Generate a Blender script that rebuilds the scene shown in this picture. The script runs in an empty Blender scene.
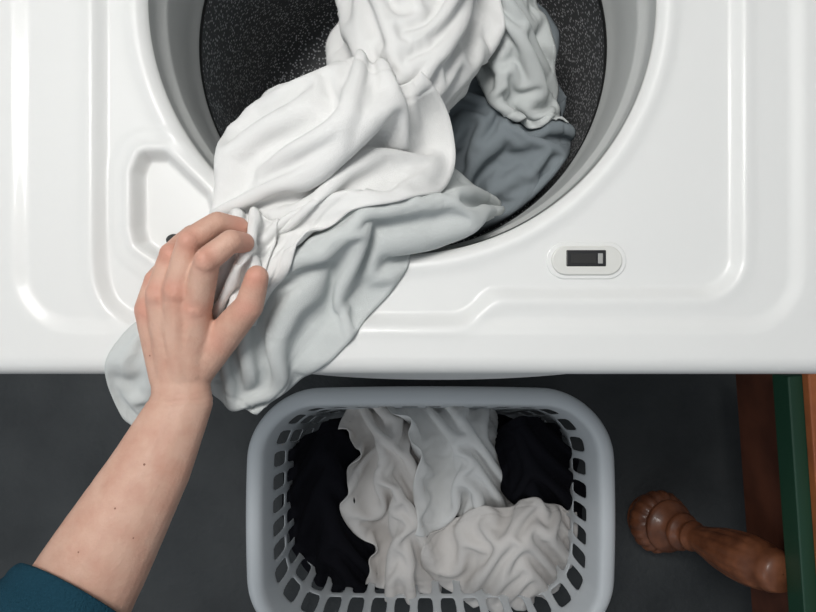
import bpy, bmesh, math, time
import numpy as np
from mathutils import Vector, Matrix
T0=time.time()
scene=bpy.context.scene
scene.view_settings.view_transform='Standard'
TOP=0.95            # height of the washer deck (m)
EYE=0.58            # eye height above the deck
F=700.0
def pl(px,py,z):    # plan sheet -> metres (z relative to deck)
    d=EYE-z
    return ((px-408)*d/F,(306-py)*d/F,TOP+z)

# ---------------------------------------------------------------- materials
def mat(name,col,rough=0.5,metal=0.0,coat=0.0,noise=None,bump=None,spec=0.5,sss=0.0,crease=None):
    m=bpy.data.materials.new(name); m.use_nodes=True
    nt=m.node_tree; b=nt.nodes['Principled BSDF']
    b.inputs['Base Color'].default_value=(*col,1)
    b.inputs['Roughness'].default_value=rough
    b.inputs['Metallic'].default_value=metal
    b.inputs['Coat Weight'].default_value=coat
    b.inputs['Specular IOR Level'].default_value=spec
    if sss:
        b.inputs['Subsurface Weight'].default_value=sss
        b.inputs['Subsurface Radius'].default_value=(0.012,0.005,0.003)
        b.inputs['Subsurface Scale'].default_value=0.4
    tc=nt.nodes.new('ShaderNodeTexCoord')
    if noise:
        sc,col2,lo,hi=noise
        n=nt.nodes.new('ShaderNodeTexNoise'); n.inputs['Scale'].default_value=sc; n.inputs['Detail'].default_value=6
        nt.links.new(tc.outputs['Object'],n.inputs['Vector'])
        r=nt.nodes.new('ShaderNodeValToRGB')
        r.color_ramp.elements[0].position=lo; r.color_ramp.elements[1].position=hi
        r.color_ramp.elements[0].color=(*col,1); r.color_ramp.elements[1].color=(*col2,1)
        nt.links.new(n.outputs['Fac'],r.inputs['Fac']); nt.links.new(r.outputs['Color'],b.inputs['Base Color'])
    bp=None
    if bump:
        sc,st,dist=bump
        n=nt.nodes.new('ShaderNodeTexNoise'); n.inputs['Scale'].default_value=sc; n.inputs['Detail'].default_value=4
        nt.links.new(tc.outputs['Object'],n.inputs['Vector'])
        bp=nt.nodes.new('ShaderNodeBump'); bp.inputs['Strength'].default_value=st; bp.inputs['Distance'].default_value=dist
        nt.links.new(n.outputs['Fac'],bp.inputs['Height']); nt.links.new(bp.outputs['Normal'],b.inputs['Normal'])
    if crease:          # sharp little fabric creases: ridged noise
        sc,st,dist=crease
        n=nt.nodes.new('ShaderNodeTexNoise'); n.inputs['Scale'].default_value=sc; n.inputs['Detail'].default_value=1.0; n.inputs['Distortion'].default_value=.6
        nt.links.new(tc.outputs['Object'],n.inputs['Vector'])
        a=nt.nodes.new('ShaderNodeMath'); a.operation='SUBTRACT'; a.inputs[1].default_value=.5; nt.links.new(n.outputs['Fac'],a.inputs[0])
        a2=nt.nodes.new('ShaderNodeMath'); a2.operation='ABSOLUTE'; nt.links.new(a.outputs[0],a2.inputs[0])
        a3=nt.nodes.new('ShaderNodeMath'); a3.operation='POWER'; a3.inputs[1].default_value=.7; nt.links.new(a2.outputs[0],a3.inputs[0])
        b2=nt.nodes.new('ShaderNodeBump'); b2.invert=True; b2.inputs['Strength'].default_value=st; b2.inputs['Distance'].default_value=dist
        nt.links.new(a3.outputs[0],b2.inputs['Height'])
        if bp: nt.links.new(b2.outputs['Normal'],bp.inputs['Normal'])
        else: nt.links.new(b2.outputs['Normal'],b.inputs['Normal'])
    return m
M_enamel=mat('white_enamel',(0.76,0.765,0.755),0.40,coat=0.15,spec=.4)
M_tub=mat('tub_plastic',(0.56,0.57,0.56),0.4)
M_dark=mat('black_plastic',(0.012,0.012,0.014),0.35)
M_rubber=mat('rubber',(0.01,0.01,0.01),0.6)
M_gasket=mat('grey_plastic',(0.35,0.35,0.34),0.4)
M_basket=mat('basket_plastic',(0.60,0.63,0.655),0.38,bump=(900,0.05,0.0005))
FB=(1100,0.45,0.0010); CB=(14,.16,.012)
M_white=mat('white_cotton',(0.78,0.78,0.77),1,bump=FB,spec=0.0,crease=CB)
M_grey=mat('pale_grey_cotton',(0.58,0.605,0.60),1,bump=FB,spec=0.0,crease=CB)
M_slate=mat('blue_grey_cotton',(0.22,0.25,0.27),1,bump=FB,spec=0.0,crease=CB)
M_cream=mat('cream_cotton',(0.73,0.70,0.675),1,bump=FB,spec=0.0,crease=CB)
M_black=mat('black_cotton',(0.009,0.009,0.012),1,bump=FB,spec=0.05)
M_floor=mat('painted_floor',(0.026,0.030,0.033),0.6,noise=(7,(0.050,0.055,0.058),0.3,0.75),bump=(70,0.5,0.004))
M_wall=mat('wall_paint',(0.55,0.56,0.56),0.8,bump=(300,0.1,0.001))
M_wood=mat('varnished_wood',(0.12,0.040,0.018),0.42,coat=0.1,noise=(30,(0.24,0.085,0.038),0.35,0.7))
M_board=mat('brown_board',(0.07,0.022,0.012),0.5,noise=(12,(0.13,0.042,0.022),0.35,0.7))
M_green=mat('green_paint',(0.012,0.055,0.030),0.45)
M_orange=mat('orange_wood',(0.42,0.13,0.04),0.45,noise=(20,(0.30,0.085,0.03),0.35,0.7))
M_sleeve=mat('teal_knit',(0.012,0.050,0.078),0.9,bump=(600,0.8,0.003),spec=0.1)
M_nail=mat('nail',(0.70,0.42,0.36),0.3)
M_skin=mat('skin',(0.62,0.395,0.305),0.55,noise=(55,(0.55,0.31,0.23),0.38,0.72),bump=(380,0.4,0.0010),sss=0.06,spec=.4)
M_drum=mat('speckled_drum',(0.05,0.052,0.056),0.5,metal=0.0)
nt=M_drum.node_tree; b=nt.nodes['Principled BSDF']
tc=[n for n in nt.nodes if n.type=='TEX_COORD'][0]
vo=nt.nodes.new('ShaderNodeTexVoronoi'); vo.inputs['Scale'].default_value=240
nt.links.new(tc.outputs['Object'],vo.inputs['Vector'])
r=nt.nodes.new('ShaderNodeValToRGB'); r.color_ramp.elements[0].position=0.24; r.color_ramp.elements[1].position=0.38
r.color_ramp.elements[0].color=(0.95,0.96,0.98,1); r.color_ramp.elements[1].color=(0.12,0.125,0.13,1)
nt.links.new(vo.outputs['Distance'],r.inputs['Fac']); nt.links.new(r.outputs['Color'],b.inputs['Base Color'])

# ---------------------------------------------------------------- helpers
def mesh_obj(name,verts,faces,m,parent=None,smooth=True):
    me=bpy.data.meshes.new(name); me.from_pydata([tuple(v) for v in verts],[],[tuple(f) for f in faces]); me.update()
    o=bpy.data.objects.new(name,me); scene.collection.objects.link(o)
    if m: me.materials.append(m)
    if smooth: me.polygons.foreach_set('use_smooth',[True]*len(me.polygons))
    if parent: o.parent=parent
    return o
def empty(name,loc=(0,0,0)):
    o=bpy.data.objects.new(name,None); scene.collection.objects.link(o); o.empty_display_size=0.05
    return o
def box(name,lo,hi,m,parent=None,bevel=0.003,rot=None):
    x0,y0,z0=lo; x1,y1,z1=hi
    v=[(x,y,z) for x in (x0,x1) for y in (y0,y1) for z in (z0,z1)]
    f=[(0,1,3,2),(4,6,7,5),(0,4,5,1),(2,3,7,6),(0,2,6,4),(1,5,7,3)]
    o=mesh_obj(name,v,f,m,parent,False)
    if bevel:
        bm=o.modifiers.new('b','BEVEL'); bm.width=bevel; bm.segments=3
    return o
def lathe(name,prof,c,m,parent=None,n=96,mod=None):
    vs=[];fs=[]
    for (r,z) in prof:
        for i in range(n):
            a=2*math.pi*i/n; rr=r*(mod(a,z) if mod else 1); vs.append((c[0]+rr*math.cos(a),c[1]+rr*math.sin(a),z))
    for j in range(len(prof)-1):
        for i in range(n):
            k=(i+1)%n; fs.append((j*n+i,j*n+k,(j+1)*n+k,(j+1)*n+i))
    return mesh_obj(name,vs,fs,m,parent)
def sstep(e0,e1,x):
    t=np.clip((x-e0)/(e1-e0),0,1); return t*t*(3-2*t)

# ================================================================= WASHER
washer=empty('washing_machine')
S=F/EYE
CX,CY=(402-408)/S,(306+6)/S; R0=0.214
X0w,X1w,Y0w,Y1w=-0.375,0.375,-0.0575,0.60
def sdbox(x,y,x0,x1,y0,y1,r):
    cx=(x0+x1)/2; cy=(y0+y1)/2; hx=(x1-x0)/2-r; hy=(y1-y0)/2-r
    qx=np.abs(x-cx)-hx; qy=np.abs(y-cy)-hy
    return np.hypot(np.maximum(qx,0),np.maximum(qy,0))+np.minimum(np.maximum(qx,qy),0)-r
def sdpoly(x,y,P):
    d=np.full(x.shape,1e9); s=np.ones(x.shape); n=len(P)
    for i in range(n):
        ax,ay=P[i]; bx,by=P[i-1]
        ex,ey=bx-ax,by-ay; wx,wy=x-ax,y-ay
        t=np.clip((wx*ex+wy*ey)/(ex*ex+ey*ey),0,1)
        d=np.minimum(d,(wx-ex*t)**2+(wy-ey*t)**2)
        c1=y>=ay; c2=y<by; c3=ex*wy>ey*wx
        flip=(c1&c2&c3)|(~c1&~c2&~c3)
        s=np.where(flip,-s,s)
    return s*np.sqrt(d)
CUP=[(145,160),(159,160),(198,197),(208,232),(190,248),(160,250),(143,238),(140,225),(140,172)]
def deck(x,y):
    u=408+x*S; v=306-y*S
    z=np.zeros_like(x)
    a=sdbox(u,v,102,738,-420,293,38); b_=sdbox(u,v,102,490,-420,319,42)
    k=14; h=np.clip(0.5+0.5*(b_-a)/k,0,1); d=b_*(1-h)+a*h-k*h*(1-h)
    z-=0.0065*sstep(8,-8,d)
    z+=0.0010*np.exp(-((d-10)/7)**2)
    o=sdbox(u,v,21,796,-480,326,55)
    z+=0.0035*sstep(-10,10,o)
    c=sdpoly(u,v,CUP)-8
    z-=0.014*sstep(4,-6,c)
    z+=0.0018*np.exp(-((c-7)/5)**2)
    c2=c-24
    z+=0.0012*sstep(6,-4,c2)
    rr=np.hypot(x-CX,y-CY)-R0
    z+=0.0018*np.exp(-((rr-0.012)/0.007)**2)
    rl=0.010; q=np.clip(rl-rr,0,rl); z-=rl-np.sqrt(np.maximum(rl*rl-q*q,0))
    e=-sdbox(x,y,X0w,X1w,Y0w,Y1w,0.03); rl=0.016
    q=np.clip(rl-e,0,rl); z-=rl-np.sqrt(np.maximum(rl*rl-q*q,0))
    return z
NA,NR=1300,170
ang=np.linspace(0,2*np.pi,NA,endpoint=False)
dx=np.cos(ang); dy=np.sin(ang)
lo=np.full(NA,R0); hi=np.full(NA,0.9)
for _ in range(40):
    mid=(lo+hi)/2; s=sdbox(CX+dx*mid,CY+dy*mid,X0w,X1w,Y0w,Y1w,0.03)
    lo=np.where(s<0,mid,lo); hi=np.where(s<0,hi,mid)
tt=np.linspace(0,1,NR)
tt=0.5*tt+0.5*(0.5-0.5*np.cos(np.pi*tt))
RR=R0+(lo[None,:]-R0)*tt[:,None]
XX=CX+dx[None]*RR; YY=CY+dy[None]*RR; ZZ=TOP+deck(XX,YY)
sk=[0.004,0.012,0.02]
XX=np.vstack([XX]+[XX[-1:] for _ in sk]); YY=np.vstack([YY]+[YY[-1:] for _ in sk]); ZZ=np.vstack([ZZ]+[ZZ[NR-1:NR]-s_ for s_ in sk])
nr=XX.shape[0]
I=np.arange(nr*NA).reshape(nr,NA); J=np.roll(I,-1,axis=1)
faces=np.stack([I[:-1],I[1:],J[1:],J[:-1]],-1).reshape(-1,4)
def np_mesh(name,V,Fq,m,parent=None):
    me=bpy.data.meshes.new(name); me.vertices.add(len(V)); me.vertices.foreach_set('co',V.astype(np.float32).ravel())
    me.loops.add(Fq.size); me.loops.foreach_set('vertex_index',Fq.astype(np.int32).ravel())
    me.polygons.add(len(Fq)); me.polygons.foreach_set('loop_start',np.arange(0,Fq.size,4,dtype=np.int32))
    me.polygons.foreach_set('use_smooth',np.ones(len(Fq),bool))
    me.update(calc_edges=True); me.validate()
    o=bpy.data.objects.new(name,me); scene.collection.objects.link(o); me.materials.append(m)
    if parent:o.parent=parent
    return o
np_mesh('top_deck',np.stack([XX,YY,ZZ],-1).reshape(-1,3),faces,M_enamel,washer)
z=TOP
lathe('tub_mouth',[(R0,z-.0098),(.2135,z-.02),(.213,z-.034),(.2095,z-.038),(.2085,z-.045),(.2065,z-.09),(.2055,z-.116),(.203,z-.122),(.205,z-.128)],(CX,CY),M_tub,washer,160)
lathe('tub_seal',[(.2052,z-.118),(.2030,z-.121),(.2030,z-.126),(.206,z-.131)],(CX,CY),M_rubber,washer,160)
lathe('drum',[(.205,z-.128),(.2145,z-.133),(.2165,z-.15),(.2165,z-.45),(.205,z-.475),(.16,z-.485),(.001,z-.48)],(CX,CY),M_drum,washer,160)
lathe('agitator',[(.001,z-.20),(.03,z-.205),(.036,z-.22),(.04,z-.36),(.07,z-.44),(.13,z-.478)],(CX,CY),M_gasket,washer,64)
bx=.365; ys=-.040
nx=60; vs=[];fs=[]
zs=[0.03,0.3,0.6,TOP-.085,TOP-.065,TOP-.04,TOP-.02]
bow=[.030,.030,.030,.030,.028,.01,0.0]
for zz_,bw in zip(zs,bow):
    for i in range(nx+1):
        x=-bx+2*bx*i/nx
        q=max(0,1-((x-.028)/.20)**2)
        vs.append((x,ys-bw*q**0.5,zz_))
for j in range(len(zs)-1):
    for i in range(nx):
        a=j*(nx+1)+i; fs.append((a,a+1,a+nx+2,a+nx+1))
mesh_obj('front_panel',vs,fs,M_enamel,washer)
mesh_obj('cabinet',[(-bx,ys,.03),(bx,ys,.03),(bx,.59,.03),(-bx,.59,.03),(-bx,ys,z-.02),(bx,ys,z-.02),(bx,.59,z-.02),(-bx,.59,z-.02)],
   [(1,2,6,5),(2,3,7,6),(3,0,4,7),(0,3,2,1)],M_enamel,washer,False)
for i,(x,y) in enumerate([(-.3,0),(.3,0),(-.3,.54),(.3,.54)]):
    lathe('foot_%d'%(i+1),[(.001,0),(.02,0),(.022,.012),(.01,.018),(.01,.035)],(x,y),M_rubber,washer,24)
box('control_console',(-.36,.50,z-.002),(.36,.60,z+.13),M_enamel,washer,.015)
for i in range(3):
    o=lathe('knob_%d'%(i+1),[(.001,.03),(.022,.03),(.026,.0)],(0,0),M_gasket,washer,32)
    o.location=(-.2+.2*i,.50,z+.07); o.rotation_euler=(math.pi/2,0,0)
box('open_lid',(-.27,.475,z+.0),(.27,.493,z+.40),M_enamel,washer,.008)
def ring(name,px,py,rx,ry,z0,h,m,parent,n=40,bev=.0008,rot=0):
    bm=bmesh.new(); vs=[]
    c=pl(px,py,0)
    for i in range(n):
        a=2*math.pi*i/n; ex,ey=rx*math.cos(a),ry*math.sin(a)
        vs.append(bm.verts.new((c[0]+ex*math.cos(rot)-ey*math.sin(rot),c[1]+ex*math.sin(rot)+ey*math.cos(rot),z0)))
    f=bm.faces.new(vs); g=bmesh.ops.extrude_face_region(bm,geom=[f])
    for v in g['geom']:
        if isinstance(v,bmesh.types.BMVert): v.co.z+=h
    bmesh.ops.recalc_face_normals(bm,faces=bm.faces)
    me=bpy.data.meshes.new(name); bm.to_mesh(me); bm.free(); me.materials.append(m)
    o=bpy.data.objects.new(name,me); scene.collection.objects.link(o); o.parent=parent
    b=o.modifiers.new('b','BEVEL'); b.width=bev; b.segments=3; b.limit_method='ANGLE'
    return o
ring('bleach_port',167,238,.0070,.0052,z-.024,.007,M_rubber,washer)
def stadium(name,px,py,hw,r,z0,h,m,bev=.001):
    bm=bmesh.new(); vs=[]; c=pl(px,py,0)
    for k,(sx,a0) in enumerate([(1,-90),(-1,90)]):
        for i in range(17):
            a=math.radians(a0+180*i/16); vs.append(bm.verts.new((c[0]+sx*(hw-r)+r*math.cos(a),c[1]+r*math.sin(a),z0)))
    f=bm.faces.new(vs); g=bmesh.ops.extrude_face_region(bm,geom=[f])
    for v in g['geom']:
        if isinstance(v,bmesh.types.BMVert): v.co.z+=h
    bmesh.ops.recalc_face_normals(bm,faces=bm.faces)
    me=bpy.data.meshes.new(name); bm.to_mesh(me); bm.free(); me.materials.append(m)
    o=bpy.data.objects.new(name,me); scene.collection.objects.link(o); o.parent=washer
    b=o.modifiers.new('b','BEVEL'); b.width=bev; b.segments=3; b.limit_method='ANGLE'
    return o
zd=z-.0068
M_plate=mat('offwhite_plastic',(.68,.68,.65),.35)
stadium('lid_lock_base',588,260,.0335,.0155,zd,.0018,M_enamel,.0008)
stadium('lid_lock_plate',588,260,.0295,.0122,zd,.0042,M_plate,.0012)
c=pl(587,258,0)
box('lid_lock_slot',(c[0]-.0165,c[1]-.0068,zd+.002),(c[0]+.0165,c[1]+.0068,zd+.0050),M_dark,washer,.0008)
box('lid_lock_window',(c[0]-.013,c[1]-.0045,zd+.0048),(c[0]+.008,c[1]+.004,zd+.0054),M_rubber,washer,.0002)
box('lid_lock_latch',(c[0]+.0095,c[1]-.0045,zd+.0048),(c[0]+.0135,c[1]+.004,zd+.0060),M_gasket,washer,.0004)

# ================================================================= CLOTH SOLVER (position based)
GX0,GY0,GR=-.7,-.8,.003
GW,GH=467,500
gx=GX0+np.arange(GW)*GR; gy=GY0+np.arange(GH)*GR
GXX,GYY=np.meshgrid(gx,gy,indexing='ij')
rw=np.hypot(GXX-CX,GYY-CY)
Hw=np.where((GYY>Y0w)&(np.abs(GXX)<.352),deck(GXX,GYY),-.9)
Hw=np.where(rw<R0-.004,-.30,Hw)+TOP
Hb=np.full((GW,GH),0.026)
def sampleH(H,P):
    fx=np.clip((P[:,0]-GX0)/GR,0,GW-1.01); fy=np.clip((P[:,1]-GY0)/GR,0,GH-1.01)
    i=fx.astype(int); j=fy.astype(int); a=fx-i; b=fy-j
    return H[i,j]*(1-a)*(1-b)+H[i+1,j]*a*(1-b)+H[i,j+1]*(1-a)*b+H[i+1,j+1]*a*b
def crom(A,t):
    A=np.asarray(A,float); n=A.shape[0]
    if n==2: 
        t_=t.reshape((-1,)+(1,)*(A.ndim-1)); return A[0]*(1-t_)+A[1]*t_
    P=np.concatenate([2*A[:1]-A[1:2],A,2*A[-1:]-A[-2:-1]])
    s=t*(n-1); k=np.clip(s.astype(int),0,n-2); f=(s-k).reshape((-1,)+(1,)*(A.ndim-1))
    p0,p1,p2,p3=P[k],P[k+1],P[k+2],P[k+3]
    return 0.5*((2*p1)+(-p0+p2)*f+(2*p0-5*p1+4*p2-p3)*f**2+(-p0+3*p1-3*p2+p3)*f**3)
def garment(name,ctrl,su,sv,H,m,seed=1,res=.0042,steps=50,its=7,anchor=.012,amp=.012,wl=.05,iso=.6,ang=0,parent=None,inside=False,grav=.00045,hem=True,stiff=.8,smooth=1,lims=(.94,.80,.45)):
    rng=np.random.default_rng(seed)
    C=np.array([[pl(*p) for p in row] for row in ctrl],float)
    L=np.mean(np.sum(np.linalg.norm(np.diff(C,axis=0),axis=2),axis=0)); W=np.mean(np.sum(np.linalg.norm(np.diff(C,axis=1),axis=2),axis=1))
    nu=int(L*su/res)+2; nv=int(W*sv/res)+2
    A=crom(C,np.linspace(0,1,nu)); A=np.swapaxes(crom(np.swapaxes(A,0,1),np.linspace(0,1,nv)),0,1)
    X=A.copy()
    uu=np.linspace(0,L,nu)[:,None]; vv=np.linspace(0,W,nv)[None,:]
    def rl(a,b,s): return np.linalg.norm(a-b,axis=-1)*s
    idx=np.arange(nu*nv).reshape(nu,nv)
    F0=A.reshape(-1,3)
    du=rl(A[1:],A[:-1],su); dv=rl(A[:,1:],A[:,:-1],sv)
    mu=np.median(du); mv=np.median(dv)
    du=np.clip(du,.5*mu,1.8*mu); dv=np.clip(dv,.5*mv,1.8*mv)
    cons=[]
    def add(ia,ib,rest,k,mode):
        cons.append((ia.ravel(),ib.ravel(),rest.ravel(),k,mode))
    for s in (0,1):
        add(idx[s:-1:2],idx[s+1::2][:idx[s:-1:2].shape[0]],du[s::2],1,0)
        add(idx[:,s:-1:2],idx[:,s+1::2][:,:idx[:,s:-1:2].shape[1]],dv[:,s::2],1,0)
    duc=.5*(du[:,1:]+du[:,:-1]); dvc=.5*(dv[1:]+dv[:-1]); dg=np.hypot(duc,dvc)
    for s in (0,1):
        add(idx[s:-1:2,:-1],idx[s+1::2,1:],dg[s::2],.5,0)
        add(idx[s:-1:2,1:],idx[s+1::2,:-1],dg[s::2],.5,0)
    for step_,lim in zip((2,4,7),lims):
        for s in (0,1):
            rows=[i for i in range(nu-step_) if (i//step_)%2==s]
            if rows:
                rows=np.array(rows); rest=sum(du[rows+q] for q in range(step_))
                add(idx[rows],idx[rows+step_],rest*lim,stiff,1)
            cols=[i for i in range(nv-step_) if (i//step_)%2==s]
            if cols:
                cols=np.array(cols); rest=sum(dv[:,cols+q] for q in range(step_))
                add(idx[:,cols],idx[:,cols+step_],rest*lim,stiff,1)
    n=np.zeros((nu,nv)) 
    for _ in range(26):
        a=rng.normal(0,iso)+ang
        lam=wl*rng.uniform(.6,1.7)
        kx=math.sin(a)/lam; ky=math.cos(a)/lam
        ph=rng.uniform(0,6.28)
        cu,cv=rng.uniform(0,L),rng.uniform(0,W)
        env=np.exp(-(((uu-cu)/(L*.25))**2+((vv-cv)/(W*.25))**2))
        n+=env*np.sin(2*math.pi*(kx*uu+ky*vv)+ph)
    n/=max(1e-6,np.std(n))
    X[...,2]+=amp*n*.7+rng.normal(0,.0004,(nu,nv))
    X[...,:2]+=rng.normal(0,.0004,(nu,nv,2))
    X=X.reshape(-1,3); V=np.zeros_like(X)
    for st in range(steps):
        V*=.90; V[:,2]-=grav
        P=X+V
        for it in range(its):
            for ia,ib,rest,k,mode in cons:
                d=P[ib]-P[ia]; l=np.sqrt((d*d).sum(1))+1e-9
                c=(l-rest)/l*.5*k
                if mode==1: c=np.where(l<rest,c,0)
                d*=c[:,None]; P[ia]+=d; P[ib]-=d
            h=sampleH(H,P)+.0022
            bel=P[:,2]<h
            if inside:
                rr=np.hypot(P[:,0]-CX,P[:,1]-CY); lowz=(P[:,2]<TOP-.012)&(rr>.197)&(P[:,1]>Y0w)
                if inside=='all': lowz=rr>.199
                f=np.where(lowz,.197/np.maximum(rr,1e-6),1)
                P[:,0]=CX+(P[:,0]-CX)*f; P[:,1]=CY+(P[:,1]-CY)*f
                h=sampleH(H,P)+.0022; bel=P[:,2]<h
            P[bel,2]+=(h[bel]-P[bel,2])*np.where(h[bel]-P[bel,2]>.02,.3,1)
            P[bel,:2]=X[bel,:2]+(P[bel,:2]-X[bel,:2])*.6
        P+=anchor*(F0-P)
        V=np.clip(P-X,-.004,.004); X=P
    X=X.reshape(nu,nv,3)
    for q_ in range(3):
        Y=X.copy()
        if q_<smooth: Y[1:-1,1:-1]=.5*X[1:-1,1:-1]+.125*(X[2:,1:-1]+X[:-2,1:-1]+X[1:-1,2:]+X[1:-1,:-2])
        Y[0,1:-1]=.5*X[0,1:-1]+.25*(X[0,2:]+X[0,:-2]); Y[-1,1:-1]=.5*X[-1,1:-1]+.25*(X[-1,2:]+X[-1,:-2])
        Y[1:-1,0]=.5*X[1:-1,0]+.25*(X[2:,0]+X[:-2,0]); Y[1:-1,-1]=.5*X[1:-1,-1]+.25*(X[2:,-1]+X[:-2,-1]); X=Y
    U=np.swapaxes(crom(np.swapaxes(crom(X,np.linspace(0,1,2*nu-1)),0,1),np.linspace(0,1,2*nv-1)),0,1)
    Q=U.reshape(-1,3); i=((Q[:,0]-GX0)/GR+.5).astype(int).clip(0,GW-1); j=((Q[:,1]-GY0)/GR+.5).astype(int).clip(0,GH-1)
    np.maximum.at(H,(i,j),Q[:,2]+.0015)
    if hem and min(nu,nv)>16:
        gu=np.gradient(U,axis=0); gv=np.gradient(U,axis=1); Nn=np.cross(gu,gv); Nn/=np.linalg.norm(Nn,axis=2,keepdims=True)+1e-9
        Nn*=np.sign(Nn[...,2:3])+(Nn[...,2:3]==0)
        dd=np.zeros(U.shape[:2]); k=7
        dd[k,:]=1;dd[-k-1,:]=1;dd[:,k]=1;dd[:,-k-1]=1
        U=U-Nn*dd[...,None]*.0013
    a_,b2=U.shape[:2]; id2=np.arange(a_*b2).reshape(a_,b2)
    fq=np.stack([id2[:-1,:-1],id2[1:,:-1],id2[1:,1:],id2[:-1,1:]],-1).reshape(-1,4)
    o=np_mesh(name,U.reshape(-1,3),fq,m,parent)
    s=o.modifiers.new('s','SOLIDIFY'); s.thickness=.0018; s.offset=0
    print(name,nu,nv,'%.1fs'%(time.time()-T0))
    return o
pile=empty('pile_of_laundry')
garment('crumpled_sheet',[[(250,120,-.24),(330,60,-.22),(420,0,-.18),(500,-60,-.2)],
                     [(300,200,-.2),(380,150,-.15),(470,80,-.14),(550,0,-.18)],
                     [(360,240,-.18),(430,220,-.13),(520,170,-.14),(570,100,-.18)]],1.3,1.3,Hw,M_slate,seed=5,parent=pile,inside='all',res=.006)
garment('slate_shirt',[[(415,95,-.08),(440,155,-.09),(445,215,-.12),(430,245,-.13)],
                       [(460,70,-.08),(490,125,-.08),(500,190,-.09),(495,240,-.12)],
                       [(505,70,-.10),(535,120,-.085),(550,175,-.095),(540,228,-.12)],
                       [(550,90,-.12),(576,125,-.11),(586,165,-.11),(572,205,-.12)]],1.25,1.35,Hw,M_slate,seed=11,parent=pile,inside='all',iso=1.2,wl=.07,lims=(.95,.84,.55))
garment('rolled_shirt',[[(465,-70,-.06),(495,-75,-.05),(530,-60,-.09)],
                        [(480,-20,-.06),(510,-20,-.04),(545,0,-.09)],
                        [(487,30,-.08),(520,35,-.05),(562,55,-.10)],
                        [(488,75,-.10),(520,82,-.07),(558,98,-.12)],
                        [(495,95,-.12),(520,112,-.10),(560,122,-.13)]],1.15,1.4,Hw,M_grey,seed=24,parent=pile,inside='all',iso=.4,wl=.07,lims=(.95,.84,.55))
garment('grey_tee',[[(503,200,-.07),(500,210,-.05),(497,222,-.03),(490,240,-.02)],
                    [(440,163,-.02),(462,188,.010),(472,210,.018),(482,244,.002)],
                    [(405,160,.0),(418,188,.035),(432,215,.035),(445,252,.004)],
                    [(350,175,.03),(365,205,.05),(380,230,.045),(398,264,.004)],
                    [(290,200,.03),(320,230,.05),(340,260,.045),(358,308,.004)],
                    [(245,235,.03),(275,265,.045),(300,295,.04),(338,336,.006)],
                    [(215,280,.02),(242,310,.035),(270,335,.035),(312,364,.006)],
                    [(205,330,.01),(225,355,.02),(255,378,.015),(285,392,.002)],
                    [(200,380,.0),(212,400,.0),(228,414,.0),(250,412,-.005)]],1.10,1.36,Hw,M_grey,seed=37,parent=pile,inside=True,anchor=.03,iso=.5,wl=.085,amp=.016,lims=(.96,.88,.65))
garment('shirt_tail',[[(205,300,.012),(175,305,.012),(158,315,.010)],
                      [(195,335,.014),(155,332,.014),(130,335,.010)],
                      [(190,370,.012),(150,368,.014),(107,362,.009)],
                      [(180,400,.0),(145,400,.002),(105,392,.000)],
                      [(172,420,-.01),(145,422,-.01),(118,418,-.01)],
                      [(168,430,-.015),(150,434,-.015),(133,431,-.015)]],1.1,1.25,Hw,M_grey,seed=38,parent=pile,amp=.008,anchor=.03,hem=False,wl=.06)
garment('cream_shirt',[[(340,-75,-.06),(385,-85,0),(430,-85,.01),(465,-75,0),(495,-60,-.06)],
  [(335,-10,-.06),(375,-20,.015),(425,-15,.03),(465,-10,.015),(490,0,-.06)],
  [(325,45,-.06),(362,30,.03),(415,30,.05),(458,40,.03),(484,50,-.05)],
  [(325,90,-.05),(365,85,.02),(405,85,.045),(440,86,.02),(466,78,-.05)],
  [(340,130,-.05),(370,130,.0),(400,130,.02),(420,122,.0),(435,108,-.05)]],1.1,1.2,Hw,M_white,seed=54,parent=pile,inside=True,iso=.8,wl=.10,amp=.016,lims=(.97,.90,.7))
garment('white_shirt',[[(328,60,-.01),(345,45,.03),(370,45,.055),(395,55,.05),(415,75,.02)],
  [(285,75,.01),(315,62,.05),(355,68,.075),(398,90,.065),(430,115,.0)],
  [(228,112,-.015),(275,92,.055),(335,105,.085),(395,125,.07),(438,150,-.01)],
  [(210,145,.002),(245,128,.055),(310,140,.085),(375,150,.065),(430,178,.0)],
  [(207,178,.003),(238,168,.05),(290,172,.07),(350,180,.055),(400,195,.01)],
  [(198,208,.003),(222,200,.035),(262,206,.055),(305,212,.045),(340,212,.02)],
  [(200,240,.010),(215,238,.045),(240,244,.054),(260,250,.050),(292,250,.03)],
  [(206,275,.018),(216,275,.045),(232,276,.056),(250,278,.048),(264,292,.030)],
  [(206,318,.012),(214,320,.025),(228,321,.035),(240,321,.032),(252,322,.02)]],1.12,1.30,Hw,M_white,seed=49,parent=pile,inside=True,iso=.45,wl=.085,amp=.016,lims=(.96,.88,.65))
# the handful bunched up between the fingertips and thumb
garment('gripped_fold',[[(222,222,.020),(240,212,.034),(258,214,.034),(275,225,.022)],
                        [(212,244,.030),(232,240,.052),(250,242,.058),(266,250,.035)],
                        [(208,268,.030),(226,264,.056),(243,262,.064),(262,272,.040)],
                        [(207,292,.026),(221,290,.050),(235,288,.056),(256,296,.034)],
                        [(208,316,.020),(218,316,.036),(230,316,.040),(246,320,.024)]],1.15,1.6,Hw,M_white,seed=61,parent=pile,res=.0028,anchor=.06,amp=.007,wl=.022,iso=.35,hem=False,lims=(.94,.8,.4),steps=36)

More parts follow.
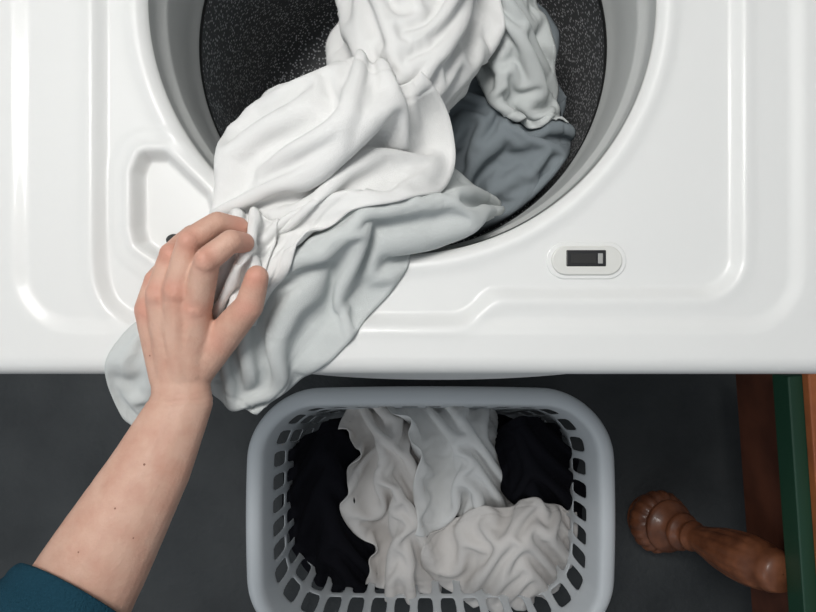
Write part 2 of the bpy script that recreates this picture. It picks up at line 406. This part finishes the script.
# ================================================================= BASKET
BX,BY=.040,-.378
def rrect(hx,hy,r,n):
    pts=[]
    r=min(r,hx-.001,hy-.001)
    path=[('l',(hx,-(hy-r)),(hx,hy-r)),('a',(hx-r,hy-r),0),('l',(hx-r,hy),(-(hx-r),hy)),('a',(-(hx-r),hy-r),90),
          ('l',(-hx,hy-r),(-hx,-(hy-r))),('a',(-(hx-r),-(hy-r)),180),('l',(-(hx-r),-hy),(hx-r,-hy)),('a',(hx-r,-(hy-r)),270)]
    for kind,p,q in path:
        if kind=='l':
            nn=n[0] if abs(p[0]-q[0])<1e-9 else n[1]
            for i in range(nn): t_=i/nn; pts.append((p[0]*(1-t_)+q[0]*t_,p[1]*(1-t_)+q[1]*t_))
        else:
            for i in range(n[2]): a=math.radians(q+90*i/n[2]); pts.append((p[0]+r*math.cos(a),p[1]+r*math.sin(a)))
    return [(x*(1+.03*(1-(y/hy)**2)-.015),y*(1+.03*(1-(x/hx)**2)-.015)) for x,y in pts]
basket=empty('laundry_basket')
NS=(30,54,18)
rows=[]
def addrow(hx,hy,r,z): rows.append([(BX+x,BY+y,z) for x,y in rrect(hx,hy,r,NS)])
fl=[(.30,.02),(.5,.02),(.55,.02),(.7,.02),(.75,.02),(.93,.02)]
bh=(.245,.150)
for s_,zz_ in fl: addrow(bh[0]*s_,bh[1]*s_,.06*s_,zz_)
addrow(bh[0],bh[1],.065,.024)
zr=[.045,.10,.115,.17,.185,.24,.262,.285]
for zz_ in zr:
    t_=(zz_-.024)/(.285-.024)
    addrow(bh[0]+(.292-bh[0])*t_,bh[1]+(.200-bh[1])*t_,.065+.02*t_,zz_)
for off,zz_ in [(.003,.297),(.009,.302),(.018,.303),(.028,.300),(.0335,.294),(.035,.285),(.034,.268)]:
    addrow(.292+off*.85,.200+off*.85,.085+off,zz_)
N=len(rows[0]); vs=[p for r_ in rows for p in r_]; fs=[]
slotrows={1,3}|{len(fl)+1,len(fl)+3,len(fl)+5}
for j in range(len(rows)-1):
    for i in range(N):
        k=(i+1)%N
        if j in slotrows and (i%6)<4: continue
        fs.append((j*N+i,j*N+k,(j+1)*N+k,(j+1)*N+i))
fs.append(tuple(range(N)))
o=mesh_obj('basket_shell',vs,fs,M_basket,basket)
s=o.modifiers.new('s','SOLIDIFY'); s.thickness=.0032; s.offset=0
s=o.modifiers.new('ss','SUBSURF'); s.levels=1; s.render_levels=1

bl=empty('basket_laundry')
def bgrid(L): return [[(p[0],p[1],p[2]-TOP) for p in row] for row in L]
BK=dict(parent=bl,res=.0062,wl=.16,amp=.03,iso=.8,grav=.0005,lims=(.97,.91,.72),smooth=2)
garment('cloth_layer',bgrid([[(330,425,.10),(400,420,.10),(480,420,.10),(545,430,.10)],
                             [(325,500,.10),(400,500,.13),(480,500,.13),(550,500,.10)],
                             [(330,575,.10),(400,590,.12),(480,590,.12),(550,585,.10)]]),1.2,1.2,Hb,M_black,seed=3,parent=bl,res=.009)
garment('black_sweater',bgrid([[(298,445,.19),(325,426,.23),(356,428,.19)],
                       [(282,480,.18),(325,475,.26),(372,475,.20)],
                       [(284,530,.17),(328,530,.25),(368,530,.20)],
                       [(304,575,.15),(340,580,.22),(376,578,.18)],
                       [(325,600,.12),(350,603,.17),(378,600,.15)]]),1.1,1.25,Hb,M_black,seed=7,**BK)
garment('cream_tee',bgrid([[(345,422,.15),(362,410,.22),(392,408,.22),(418,412,.16)],
                      [(366,450,.19),(380,450,.27),(405,450,.26),(432,455,.18)],
                      [(350,505,.20),(382,492,.27),(410,495,.26),(435,500,.18)],
                      [(376,540,.17),(394,540,.25),(418,540,.25),(436,545,.17)],
                      [(372,585,.14),(390,600,.21),(415,605,.21),(438,600,.12)]]),1.2,1.5,Hb,M_cream,seed=14,**BK)
garment('white_tee',bgrid([[(395,408,.16),(440,404,.22),(475,404,.22),(498,416,.16)],
                      [(415,440,.19),(450,440,.27),(480,440,.27),(503,450,.2)],
                      [(425,480,.17),(460,475,.27),(490,480,.27),(518,488,.19)],
                      [(420,520,.15),(455,525,.22),(490,525,.21),(520,520,.15)]]),1.25,1.4,Hb,M_white,seed=18,**BK)
garment('black_top',bgrid([[(500,438,.22),(525,420,.26),(560,428,.20)],
                       [(506,468,.24),(535,455,.28),(576,458,.22)],
                       [(514,500,.20),(545,495,.26),(590,500,.19)],
                       [(530,525,.14),(552,530,.2),(584,530,.15)]]),1.1,1.2,Hb,M_black,seed=8,**BK)
garment('knit_tee',bgrid([[(425,535,.17),(485,520,.24),(540,508,.25),(575,518,.19)],
                      [(430,560,.17),(490,550,.28),(540,540,.29),(580,538,.19)],
                      [(445,590,.16),(500,585,.26),(540,575,.27),(572,570,.18)],
                      [(475,614,.13),(510,617,.19),(540,610,.2),(560,602,.15)]]),1.22,1.2,Hb,M_cream,seed=23,**BK)

# ================================================================= ARM
arm=empty('human_arm')
bm=bmesh.new()
def cone(p0,r0,p1,r1):
    t=bmesh.new()
    for p,r in ((p0,r0),(p1,r1)):
        bmesh.ops.create_icosphere(t,subdivisions=3,radius=r,matrix=Matrix.Translation(p))
    res=bmesh.ops.convex_hull(t,input=t.verts[:])
    inn=[g for g in res['geom_interior'] if isinstance(g,bmesh.types.BMVert)]
    bmesh.ops.delete(t,geom=inn,context='VERTS')
    me=bpy.data.meshes.new('t'); t.to_mesh(me); t.free(); bm.from_mesh(me); bpy.data.meshes.remove(me)
def chain(pts,rad):
    P=[Vector(pl(*p)) for p in pts]
    for i in range(len(P)-1): cone(P[i],rad[i],P[i+1],rad[i+1])
    return P
idx_=chain([(190,372,.038),(197,307,.054),(207,260,.076),(231,241,.074),(244,243,.060)],[.013,.0115,.0097,.0087,.0078])
mid_=chain([(182,372,.040),(178,291,.057),(190,241,.064),(217,223,.056),(239,227,.042)],[.013,.0115,.0098,.0088,.0078])
rin_=chain([(173,374,.038),(160,294,.048),(172,254,.048),(192,235,.034),(210,231,.018)],[.013,.011,.0092,.0082,.007])
pin_=chain([(165,378,.034),(148,310,.038),(155,280,.032),(168,264,.016),(182,262,.006)],[.012,.0105,.0082,.0072,.0062])
thu_=chain([(192,375,.032),(222,338,.040),(249,306,.058),(257,277,.066)],[.015,.0135,.0110,.0088])
for P in (idx_,mid_,rin_,pin_):
    for q,rr_ in ((1,.0100),(2,.0088)):
        cone(P[q]+Vector((0,0,.0030)),rr_*(1 if P is not pin_ else .85),P[q]+Vector((0,-.001,.0028)),rr_*(1 if P is not pin_ else .85))
chain([(184,350,.032),(175,300,.036)],[.015,.015]); chain([(205,345,.030),(201,316,.036)],[.012,.010])
chain([(196,352,.028),(220,334,.032)],[.015,.010])
chain([(164,355,.028),(157,310,.032)],[.014,.012])
FA=[(180,372,.034),(182,402,.034),(152,465,.038),(98,560,.046),(47,650,.054),(-15,780,.064)]
FR=[.016,.019,.0245,.033,.038,.040]
for k,off in enumerate((-10,-5,0,5,10)):
    q=abs(off)/10
    chain([(x+off*(1 if i<2 else 1+.25*(i-1))*.95,y+off*.25*(i>1),z_) for i,(x,y,z_) in enumerate(FA)],[r_*(1-.13*q*q) for r_ in FR])
me=bpy.data.meshes.new('arm_and_hand'); bm.to_mesh(me); bm.free()
o=bpy.data.objects.new('arm_and_hand',me); scene.collection.objects.link(o); me.materials.append(M_skin); o.parent=arm
rm=o.modifiers.new('r','REMESH'); rm.mode='VOXEL'; rm.voxel_size=.0014; rm.use_smooth_shade=True
sm=o.modifiers.new('sm','SMOOTH'); sm.factor=.5; sm.iterations=8
dg=bpy.context.evaluated_depsgraph_get(); ev=o.evaluated_get(dg); nm=bpy.data.meshes.new_from_object(ev)
o.modifiers.clear(); o.data=nm
nm.name='arm_and_hand'
n_=len(nm.vertices); co=np.zeros(n_*3); nm.vertices.foreach_get('co',co); co=co.reshape(-1,3)
no=np.zeros(n_*3); nm.vertices.foreach_get('normal',no); no=no.reshape(-1,3)
red=np.zeros(n_); disp=np.zeros(n_)
for P,sc in ((idx_,1),(mid_,1),(rin_,.95),(pin_,.85),(thu_,1.1)):
    js=(2,3) if P is not thu_ else (2,)
    for q in js:
        p=np.array(P[q]); ax=np.array((P[q+1]-P[q-1]).normalized()); d=co-p; t=d@ax; rad_=np.linalg.norm(d-t[:,None]*ax,axis=1)
        m_=np.exp(-(t/.006)**2)*(rad_<.014)
        disp-=m_*(.00040*(.5+.5*np.cos(t/.0026*2*np.pi)))
    for q,s_ in ((1,.010),(2,.009),(len(P)-1,.010)):
        d=np.linalg.norm(co-np.array(P[q])-np.array((0,0,.006)),axis=1); red=np.maximum(red,np.exp(-(d/s_)**2))
p=np.array(pl(182,398,.034)); ax=np.array((Vector(pl(181,372,.034))-Vector(pl(182,402,.034))).normalized())
t=(co-p)@ax; disp-=np.exp(-(t/.008)**2)*.00035*(.5+.5*np.cos((t+.0006*np.sin(co[:,0]*300))/.0045*2*np.pi))
# extensor tendons on the back of the hand
for P in (idx_,mid_,rin_,pin_):
    a=np.array(Vector(pl(180,385,.05))); bb=np.array(P[1])
    ab=bb-a; d=co-a; s_=np.clip((d@ab)/(ab@ab),0,1); dd_=d-s_[:,None]*ab; lat=np.hypot(dd_[:,0],dd_[:,1])
    disp+=.0007*np.exp(-(lat/.0026)**2)*sstep(.25,.6,s_)*(s_<.98)*(no[:,2]>.3)
disp+=.00012*np.sin(co[:,0]*410+np.sin(co[:,1]*230))*np.sin(co[:,1]*150)
co+=no*disp[:,None]; nm.vertices.foreach_set('co',co.ravel()); nm.update()
at=nm.attributes.new('flush','FLOAT','POINT'); at.data.foreach_set('value',red.astype(np.float32))
if not nm.materials: nm.materials.append(M_skin)
nt=M_skin.node_tree; b=nt.nodes['Principled BSDF']
def mixin(fac,colr,amount):
    src=b.inputs['Base Color'].links[0].from_socket
    mx=nt.nodes.new('ShaderNodeMix'); mx.data_type='RGBA'
    mm=nt.nodes.new('ShaderNodeMath'); mm.operation='MULTIPLY'; mm.inputs[1].default_value=amount
    nt.links.new(fac,mm.inputs[0]); nt.links.new(mm.outputs[0],mx.inputs['Factor'])
    nt.links.new(src,mx.inputs[6]); mx.inputs[7].default_value=(*colr,1); nt.links.new(mx.outputs[2],b.inputs['Base Color'])
an=nt.nodes.new('ShaderNodeAttribute'); an.attribute_name='flush'
mixin(an.outputs['Fac'],(.58,.22,.16),.6)
M_mole=mat('mole',(.26,.12,.08),.6)
from mathutils.bvhtree import BVHTree
bv=BVHTree.FromPolygons([tuple(v) for v in co],[tuple(p.vertices) for p in nm.polygons])
for k,(px,py,rr_) in enumerate([(145,464,.0009),(143,357,.0007),(120,505,.0007),(137,535,.0006),(88,545,.0007)]):
    top=Vector(pl(px,py,.06)); hit=bv.ray_cast(top+Vector((0,0,.2)),Vector((0,0,-1)))
    if hit[0] is None: continue
    bm=bmesh.new(); bmesh.ops.create_icosphere(bm,subdivisions=2,radius=rr_); 
    for v in bm.verts: v.co.z*=.35
    me=bpy.data.meshes.new('mole_%d'%(k+1)); bm.to_mesh(me); bm.free(); me.materials.append(M_mole)
    q=bpy.data.objects.new('mole_%d'%(k+1),me); scene.collection.objects.link(q); q.parent=arm
    q.location=hit[0]; q.rotation_euler=hit[1].to_track_quat('Z','Y').to_euler()
def nail(name,tip,prev,up,w,l,r):
    ax=(tip-prev).normalized(); up=(up-ax*up.dot(ax)).normalized(); sd=ax.cross(up)
    vs=[];fs=[];n=8
    c=tip+ax*(-.001)
    for i in range(n+1):
        for j in range(n+1):
            u=(i/n-.5)*2; v=(j/n-.5)*2
            uu_=u*math.sqrt(1-.35*v*v); vv_=v*math.sqrt(1-.35*u*u)
            a=vv_*w/r
            p=c+ax*(uu_*l-.0008)+sd*(math.sin(a)*r)+up*(math.cos(a)*r -.0002- (.0012*max(0,u)**2))
            vs.append(p)
    for i in range(n):
        for j in range(n):
            a=i*(n+1)+j; fs.append((a,a+1,a+n+2,a+n+1))
    o=mesh_obj(name,vs,fs,M_nail,arm); s=o.modifiers.new('s','SOLIDIFY'); s.thickness=.0007
nail('thumb_nail',thu_[-1],thu_[-2],Vector((.75,.1,.8)),.0058,.0065,.0085)
nail('index_nail',idx_[-1],idx_[-2],Vector((.5,.3,1)),.0048,.0055,.0075)
nail('middle_nail',mid_[-1],mid_[-2],Vector((.4,.5,1)),.0048,.0055,.0075)
sp=[Vector(pl(*p)) for p in [(84,590,.046),(52,645,.052),(5,720,.06),(-80,850,.09),(-170,900,.16)]]
vs=[];fs=[];n=72
M_=60
path=crom(np.array([list(p) for p in sp]),np.linspace(0,1,M_))
rad=np.interp(np.linspace(0,1,M_),[0,.02,.15,.5,1],[.0485,.0505,.057,.066,.075])
for i in range(M_):
    p=Vector(path[i]); tg=Vector(path[min(i+1,M_-1)]-path[max(i-1,0)]).normalized()
    s1=tg.cross(Vector((0,0,1))).normalized(); s2=s1.cross(tg)
    fade=max(0,1-i/14)
    for j in range(n):
        a=2*math.pi*j/n
        r_=rad[i]*(1+.035*math.sin(3*a+i*.35)*min(1,i/5)+.03*math.sin(i*.9+2*math.sin(a*2))*min(1,i/4))
        vs.append(p+s1*math.cos(a)*r_+s2*math.sin(a)*r_*.92-tg*(.026*math.sin(a)-.008)*fade)
for i in range(M_-1):
    for j in range(n):
        k=(j+1)%n; fs.append((i*n+j,i*n+k,(i+1)*n+k,(i+1)*n+j))
o=mesh_obj('sleeve',vs,fs,M_sleeve,arm); s=o.modifiers.new('s','SOLIDIFY'); s.thickness=.003; s.offset=-1
s=o.modifiers.new('ss','SUBSURF'); s.levels=1; s.render_levels=1

# ================================================================= TABLE at right
table=empty('wooden_side_table')
prof=[(.001,0),(.03,0),(.036,.006),(.046,.018),(.050,.026),(.048,.030),(.055,.040),(.062,.055),(.063,.066),(.058,.080),(.050,.086),(.046,.089),(.053,.094),(.053,.100),(.046,.105),(.036,.112),(.028,.12),(.026,.128),(.034,.132),(.038,.139),(.034,.146),(.025,.151),(.023,.160),(.029,.166),(.029,.172),(.023,.178),(.025,.19),(.030,.22),(.037,.25),(.042,.29),(.043,.32),(.040,.35),(.034,.36),(.037,.37),(.034,.38),(.03,.39),(.001,.391)]
def carve(a,z):
    if .031<z<.088: return 1+.07*abs(math.cos(9*a))-.035
    if .19<z<.34: return 1+.05*abs(math.cos(7*a))-.025
    return 1
Rt=Matrix.Translation((.61,-.11,0))@Matrix.Rotation(math.radians(4),4,'Z')@Matrix.Translation((-.61,.11,0))
def tb(name,x0,x1,y0,y1,z0,z1,m,b=.003):
    o=box(name,(x0,y0,z0),(x1,y1,z1),m,table,b); o.data.transform(Rt); return o
tb('side_board',.620,.640,-1.0,-.115,.20,.38,M_board)
tb('painted_rail',.597,.640,-1.0,-.11,.38,.43,M_green)
tb('table_top',.618,1.05,-1.02,-.105,.43,.45,M_orange)
leg=lathe('turned_leg',prof,(0,0),M_wood,table,126,carve)
f_=Vector((.506,-.452,0)); t_=Vector((.612,-.440,.365))
ax=(t_-f_).normalized()
Mx=Matrix.Translation(f_)@Vector((0,0,1)).rotation_difference(ax).to_matrix().to_4x4()
leg.data.transform(Mx)
mz=min(v.co.z for v in leg.data.vertices); leg.data.transform(Matrix.Translation((0,0,-mz)))
for i,p in enumerate([(.98,-.30),(.98,-.92),(.68,-.92)]):
    q=lathe('turned_leg_%d'%(i+2),[(r_,zz_*1.1) for r_,zz_ in prof],p,M_wood,table,64,carve); q.data.transform(Rt)

# ================================================================= ROOM
box('floor',(-2.5,-3,-.05),(2.5,.72,0),M_floor,None,0)
box('wall_back',(-2.5,.72,-.05),(2.5,.80,2.5),M_wall,None,0)

# ================================================================= LIGHT
def area(name,loc,tgt,sx,sy,e,col):
    l=bpy.data.lights.new(name,'AREA'); l.shape='RECTANGLE'; l.size=sx; l.size_y=sy; l.energy=e; l.color=col
    o=bpy.data.objects.new(name,l); scene.collection.objects.link(o); o.location=loc
    o.rotation_euler=(Vector(tgt)-Vector(loc)).to_track_quat('-Z','Y').to_euler()
area('ceiling_light',(-.30,.60,2.5),(.10,.1,.9),.55,.55,27,(1,.98,.95))
area('window_light',(-1.6,-1.4,1.9),(0,-.1,.9),1.2,1.0,7,(.92,.97,1))
w=bpy.data.worlds.new('world'); scene.world=w; w.use_nodes=True
bg=w.node_tree.nodes['Background']; bg.inputs[0].default_value=(.87,.94,1,1); bg.inputs[1].default_value=.27
cam=bpy.data.cameras.new('camera'); co=bpy.data.objects.new('camera',cam); scene.collection.objects.link(co)
co.location=(0,0,TOP+EYE); co.rotation_euler=(0,0,0); cam.sensor_width=36; cam.lens=36*F/816; cam.clip_start=.01
scene.camera=co
print('TOTAL %.1f'%(time.time()-T0))
